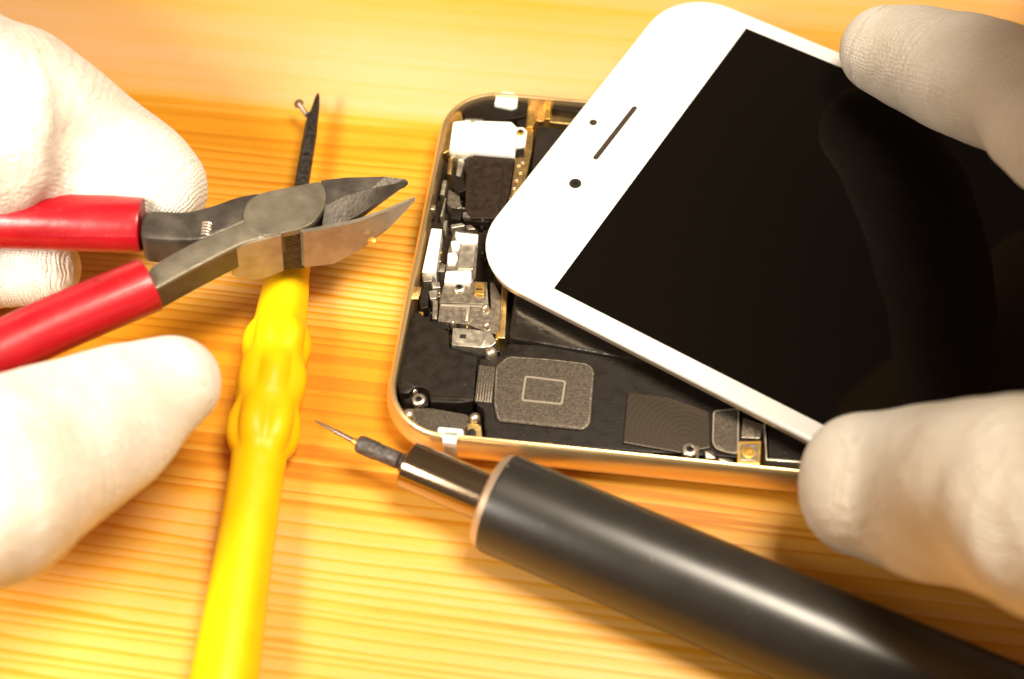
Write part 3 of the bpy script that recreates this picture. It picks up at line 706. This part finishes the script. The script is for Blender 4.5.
# ------------------------------------------------------------------ gloved hands (one continuous surface each)
def hand(name, chains, blobs, cuff, label, cat, wr, org):
    bm = bmesh.new(); segs = []
    for ch in chains:
        q = smooth_path([[*p, r] for p, r in ch], 8)
        P = [Vector(v[:3]) for v in q]; R = [v[3] for v in q]
        d = (P[0]-P[1]).normalized(); cap = []; rc_ = []
        for k in range(7, 0, -1):       # rounded fingertip
            a = math.pi/2*k/7.4; cap.append(P[0]+d*R[0]*math.sin(a)*.96); rc_.append(R[0]*math.cos(a))
        P = cap+P; R = rc_+R
        tube(bm, P, R, 28, .94)
        acc = 0
        for i in range(7, len(P)-1): segs.append((P[i], P[i+1], R[i], R[i+1], acc, i == 7)); acc += (P[i+1]-P[i]).length
    for c, (rx, ry, rz), rot in blobs:
        g = bmesh.ops.create_uvsphere(bm, u_segments=32, v_segments=18, radius=1)
        mt = Matrix.Translation(c) @ Matrix.Rotation(rot, 4, 'Z') @ Matrix.Diagonal((rx, ry, rz, 1))
        bmesh.ops.transform(bm, matrix=mt, verts=g['verts'])
    me = bpy.data.meshes.new(name)
    bmesh.ops.recalc_face_normals(bm, faces=bm.faces); bm.to_mesh(me); bm.free()
    tmp = bpy.data.objects.new('tmp', me); C.objects.link(tmp)
    rm = tmp.modifiers.new('r', 'REMESH'); rm.mode = 'VOXEL'; rm.voxel_size = .75
    sm = tmp.modifiers.new('s', 'SMOOTH'); sm.factor = .5; sm.iterations = 20
    dg = bpy.context.evaluated_depsgraph_get(); ev = tmp.evaluated_get(dg)
    me2 = bpy.data.meshes.new_from_object(ev); bpy.data.objects.remove(tmp)
    bm = bmesh.new(); bm.from_mesh(me2); bpy.data.meshes.remove(me2); bm.normal_update()
    uvl = bm.loops.layers.uv.new('knit'); UVs = {}
    disp_ = []
    for v in bm.verts:
        p = v.co; best = 1e9; bu = (0, 0)
        for a, b, r0, r1, acc, first in segs:
            if (p-a).length > 45: continue
            ab = b-a; L2 = ab.length_squared
            t = 0 if L2 < 1e-9 else max(0, min(1, (p-a).dot(ab)/L2)); q = a+ab*t; tu = min(1, (p-a).dot(ab)/L2) if first and L2 > 1e-9 else t
            dd_ = (p-q).length/(r0+(r1-r0)*t+.3)
            if dd_ < best:
                best = dd_; s1, u1 = frame_axes(ab) if L2 > 1e-9 else (Vector((1, 0, 0)), Vector((0, 1, 0)))
                w = p-q; bu = (acc+ab.length*tu, math.atan2(w.dot(u1), w.dot(s1))*8.)
        UVs[v.index] = bu
        h = noise.noise(p*.11)*.55 + noise.noise(p*.045+Vector((9, 2, 4)))*.8
        for c, ax, sp_, am, rad in wr:     # creases across the finger
            w = p-c; f = math.exp(-(w.length/rad)**2)
            if f > .02:
                h += am*f*math.sin(w.dot(ax)*2*math.pi/sp_ + 2.2*noise.noise(p*.16)+1.2*noise.noise(p*.4))
        disp_.append(h)
    for v, h in zip(bm.verts, disp_): v.co += v.normal*h
    for f in bm.faces:
        q = [UVs[v.index] for v in f.verts]
        if max(a[1] for a in q)-min(a[1] for a in q) > 20: q = [(a[0], a[1]+16*math.pi if a[1] < 0 else a[1]) for a in q]
        if max(a[0] for a in q)-min(a[0] for a in q) > 2.5 or max(a[1] for a in q)-min(a[1] for a in q) > 4: q = [q[0]]*len(q)
        for l, a in zip(f.loops, q): l[uvl].uv = a
    e = empty(name, org, label, cat, 'white knit gloved hands')
    g_ = obj('glove', bm, 'glove', e, angle=180, wn=False)
    bm = bmesh.new(); a, b, r = cuff; d = (b-a)
    P = [a+d*(k/24) for k in range(25)]; R = [r*(1+.03*math.sin(k*2.1)) for k in range(25)]
    tube(bm, P, R, 48, .82); obj('cuff', bm, 'glove', e, angle=70)
    return e
def c_(px, py, z, rpx): p = at(px, py, z); return (p, mmr(rpx, px, py, z))
def w_(x, y, z, r): return (Vector((x, y, z)), r)
# left hand: index behind the far grip, thumb in front of the near grip, middle finger under the pliers
L_index = [c_(162, 190, 17, 51), c_(135, 171, 19, 59), c_(84, 149, 22, 74), c_(20, 122, 27, 98), c_(-60, 100, 32, 108), w_(-116, 42, 40, 13.5), w_(-150, 26, 44, 16)]
L_thumb = [c_(175, 384, 20, 49), c_(134, 405, 21, 66), c_(80, 434, 23, 84), c_(10, 466, 27, 100), c_(-70, 490, 32, 108), w_(-112, -34, 40, 16), w_(-150, -20, 44, 20)]
L_mid = [c_(42, 265, 9, 42), c_(0, 262, 9.5, 46), c_(-70, 250, 14, 50), w_(-108, 25, 24, 9.5), w_(-128, 22, 36, 12), w_(-155, 10, 44, 15)]
L_ring = [w_(-88, -2, 12, 7.6), w_(-98, 2, 12, 8.2), w_(-114, 5, 20, 9), w_(-132, 4, 34, 11), w_(-160, -2, 44, 15)]
L_pink = [w_(-96, -16, 12, 7), w_(-106, -12, 13, 7.6), w_(-122, -8, 22, 8.4), w_(-140, -8, 34, 10), w_(-165, -12, 44, 14)]
tx = at(90, 165, 22); tx2 = at(150, 200, 17)
hand('gloved_hand', [L_index, L_thumb, L_mid, L_ring, L_pink], [(Vector((-152, 4, 43)), (30, 38, 17), .1), (Vector((-185, 0, 43)), (28, 30, 17), 0)],
     (Vector((-192, 0, 43)), Vector((-252, -8, 46)), 33), 'white gloved hand at the left, thumb and fingers pinching the red plier grips', 'hand',
     [(at(92, 188, 24), Vector((.55, -.83, 0)).normalized(), 2.6, .1, 8.), (at(60, 170, 26), Vector((.62, .78, 0)).normalized(), 3.6, .1, 9.), (at(130, 395, 24), Vector((.8, .6, 0)).normalized(), 4.4, .05, 12.), (at(20, 280, 12), Vector((1, .1, 0)).normalized(), 1.6, .18, 8.)],
     Vector((-150, 0, 26)))
# right hand: index on the far edge of the display, thumb on its near edge
R_index = [c_(884, 49, 22, 48), c_(918, 59, 24, 57), c_(965, 74, 28, 66), c_(1030, 99, 36, 67), c_(1110, 122, 46, 70), w_(104, 38, 74, 13), w_(122, 18, 94, 16)]
R_thumb = [c_(872, 484, 19, 74), c_(904, 487, 21, 84), c_(950, 491, 26, 98), c_(1030, 498, 38, 113), c_(1110, 500, 46, 112), w_(100, -30, 70, 18), w_(124, -12, 92, 20)]
R_mid = [c_(1052, 50, 14, 38), c_(1090, 62, 18, 42), w_(112, 68, 40, 9.5), w_(124, 48, 66, 11), w_(146, 20, 90, 15)]
R_ring = [w_(100, 86, 12, 8), w_(108, 84, 20, 8.4), w_(122, 74, 42, 9.4), w_(136, 52, 70, 11), w_(156, 18, 92, 14)]
R_pink = [w_(114, 100, 10, 7), w_(122, 94, 18, 7.5), w_(138, 80, 40, 8.5), w_(152, 54, 70, 10), w_(168, 16, 94, 13)]
hand('gloved_hand', [R_index, R_thumb, R_mid, R_ring, R_pink], [(Vector((102, -12, 98)), (52, 55, 16), 0), (Vector((182, 0, 104)), (30, 30, 17), 0)],  # unseen palm, enlarged and raised to shade the index and thumb
     (Vector((186, 0, 104)), Vector((240, -8, 130)), 33), 'beige white gloved hand at the right, gripping the display by its two long edges', 'hand',
     [(at(872, 540, 22), Vector((.25, 1, .3)).normalized(), 1.5, .13, 7.), (at(945, 490, 36), Vector((.9, .45, 0)).normalized(), 7.5, .14, 12.), (at(890, 105, 24), Vector((.45, .9, .3)).normalized(), 1.6, .12, 8.), (at(985, 120, 36), Vector((.9, -.3, 0)).normalized(), 6.5, .14, 10.)],
     Vector((150, 0, 28)))

# ------------------------------------------------------------------ lamps and world
def area(name, loc, target, size, power, col=(1, .93, .82), sy=None, spread=180):
    l = bpy.data.lights.new(name, 'AREA'); l.energy = power; l.color = col; l.shape = 'RECTANGLE'; l.size = size*MM; l.size_y = (sy or size)*MM; l.spread = math.radians(spread)
    o = bpy.data.objects.new(name, l); C.objects.link(o); o.location = Vector(loc)*MM
    o.rotation_euler = (Vector(target)-Vector(loc)).to_track_quat('-Z', 'Y').to_euler(); return o
area('overhead_lamp', (88, -18, 320), (30, 0, 0), 110, 1.75, (1, .88, .70), 120)
area('side_lamp', (-150, -100, 165), (-92, 5, 20), 70, .19, (1, .90, .76), None, 75)
w = bpy.data.worlds.new('World'); bpy.context.scene.world = w; w.use_nodes = True
w.node_tree.nodes['Background'].inputs[0].default_value = (1., .70, .45, 1); w.node_tree.nodes['Background'].inputs[1].default_value = .20

# ------------------------------------------------------------------ camera
cd = bpy.data.cameras.new('camera'); co = bpy.data.objects.new('camera', cd); C.objects.link(co)
co.location = CAM*MM; co.rotation_euler = FW.to_track_quat('-Z', 'Y').to_euler()
cd.sensor_width = 36; cd.lens = FPX*36/1024; cd.clip_start = .01; cd.clip_end = 20
cd.dof.use_dof = True; cd.dof.focus_distance = (at(520, 270, 7)-CAM).dot(FW)*MM; cd.dof.aperture_fstop = 13
sc = bpy.context.scene; sc.camera = co
sc.view_settings.view_transform = 'Standard'; sc.view_settings.look = 'None'; sc.view_settings.exposure = 0; sc.view_settings.gamma = 1
sc.render.engine = 'CYCLES'; sc.cycles.use_denoising = True
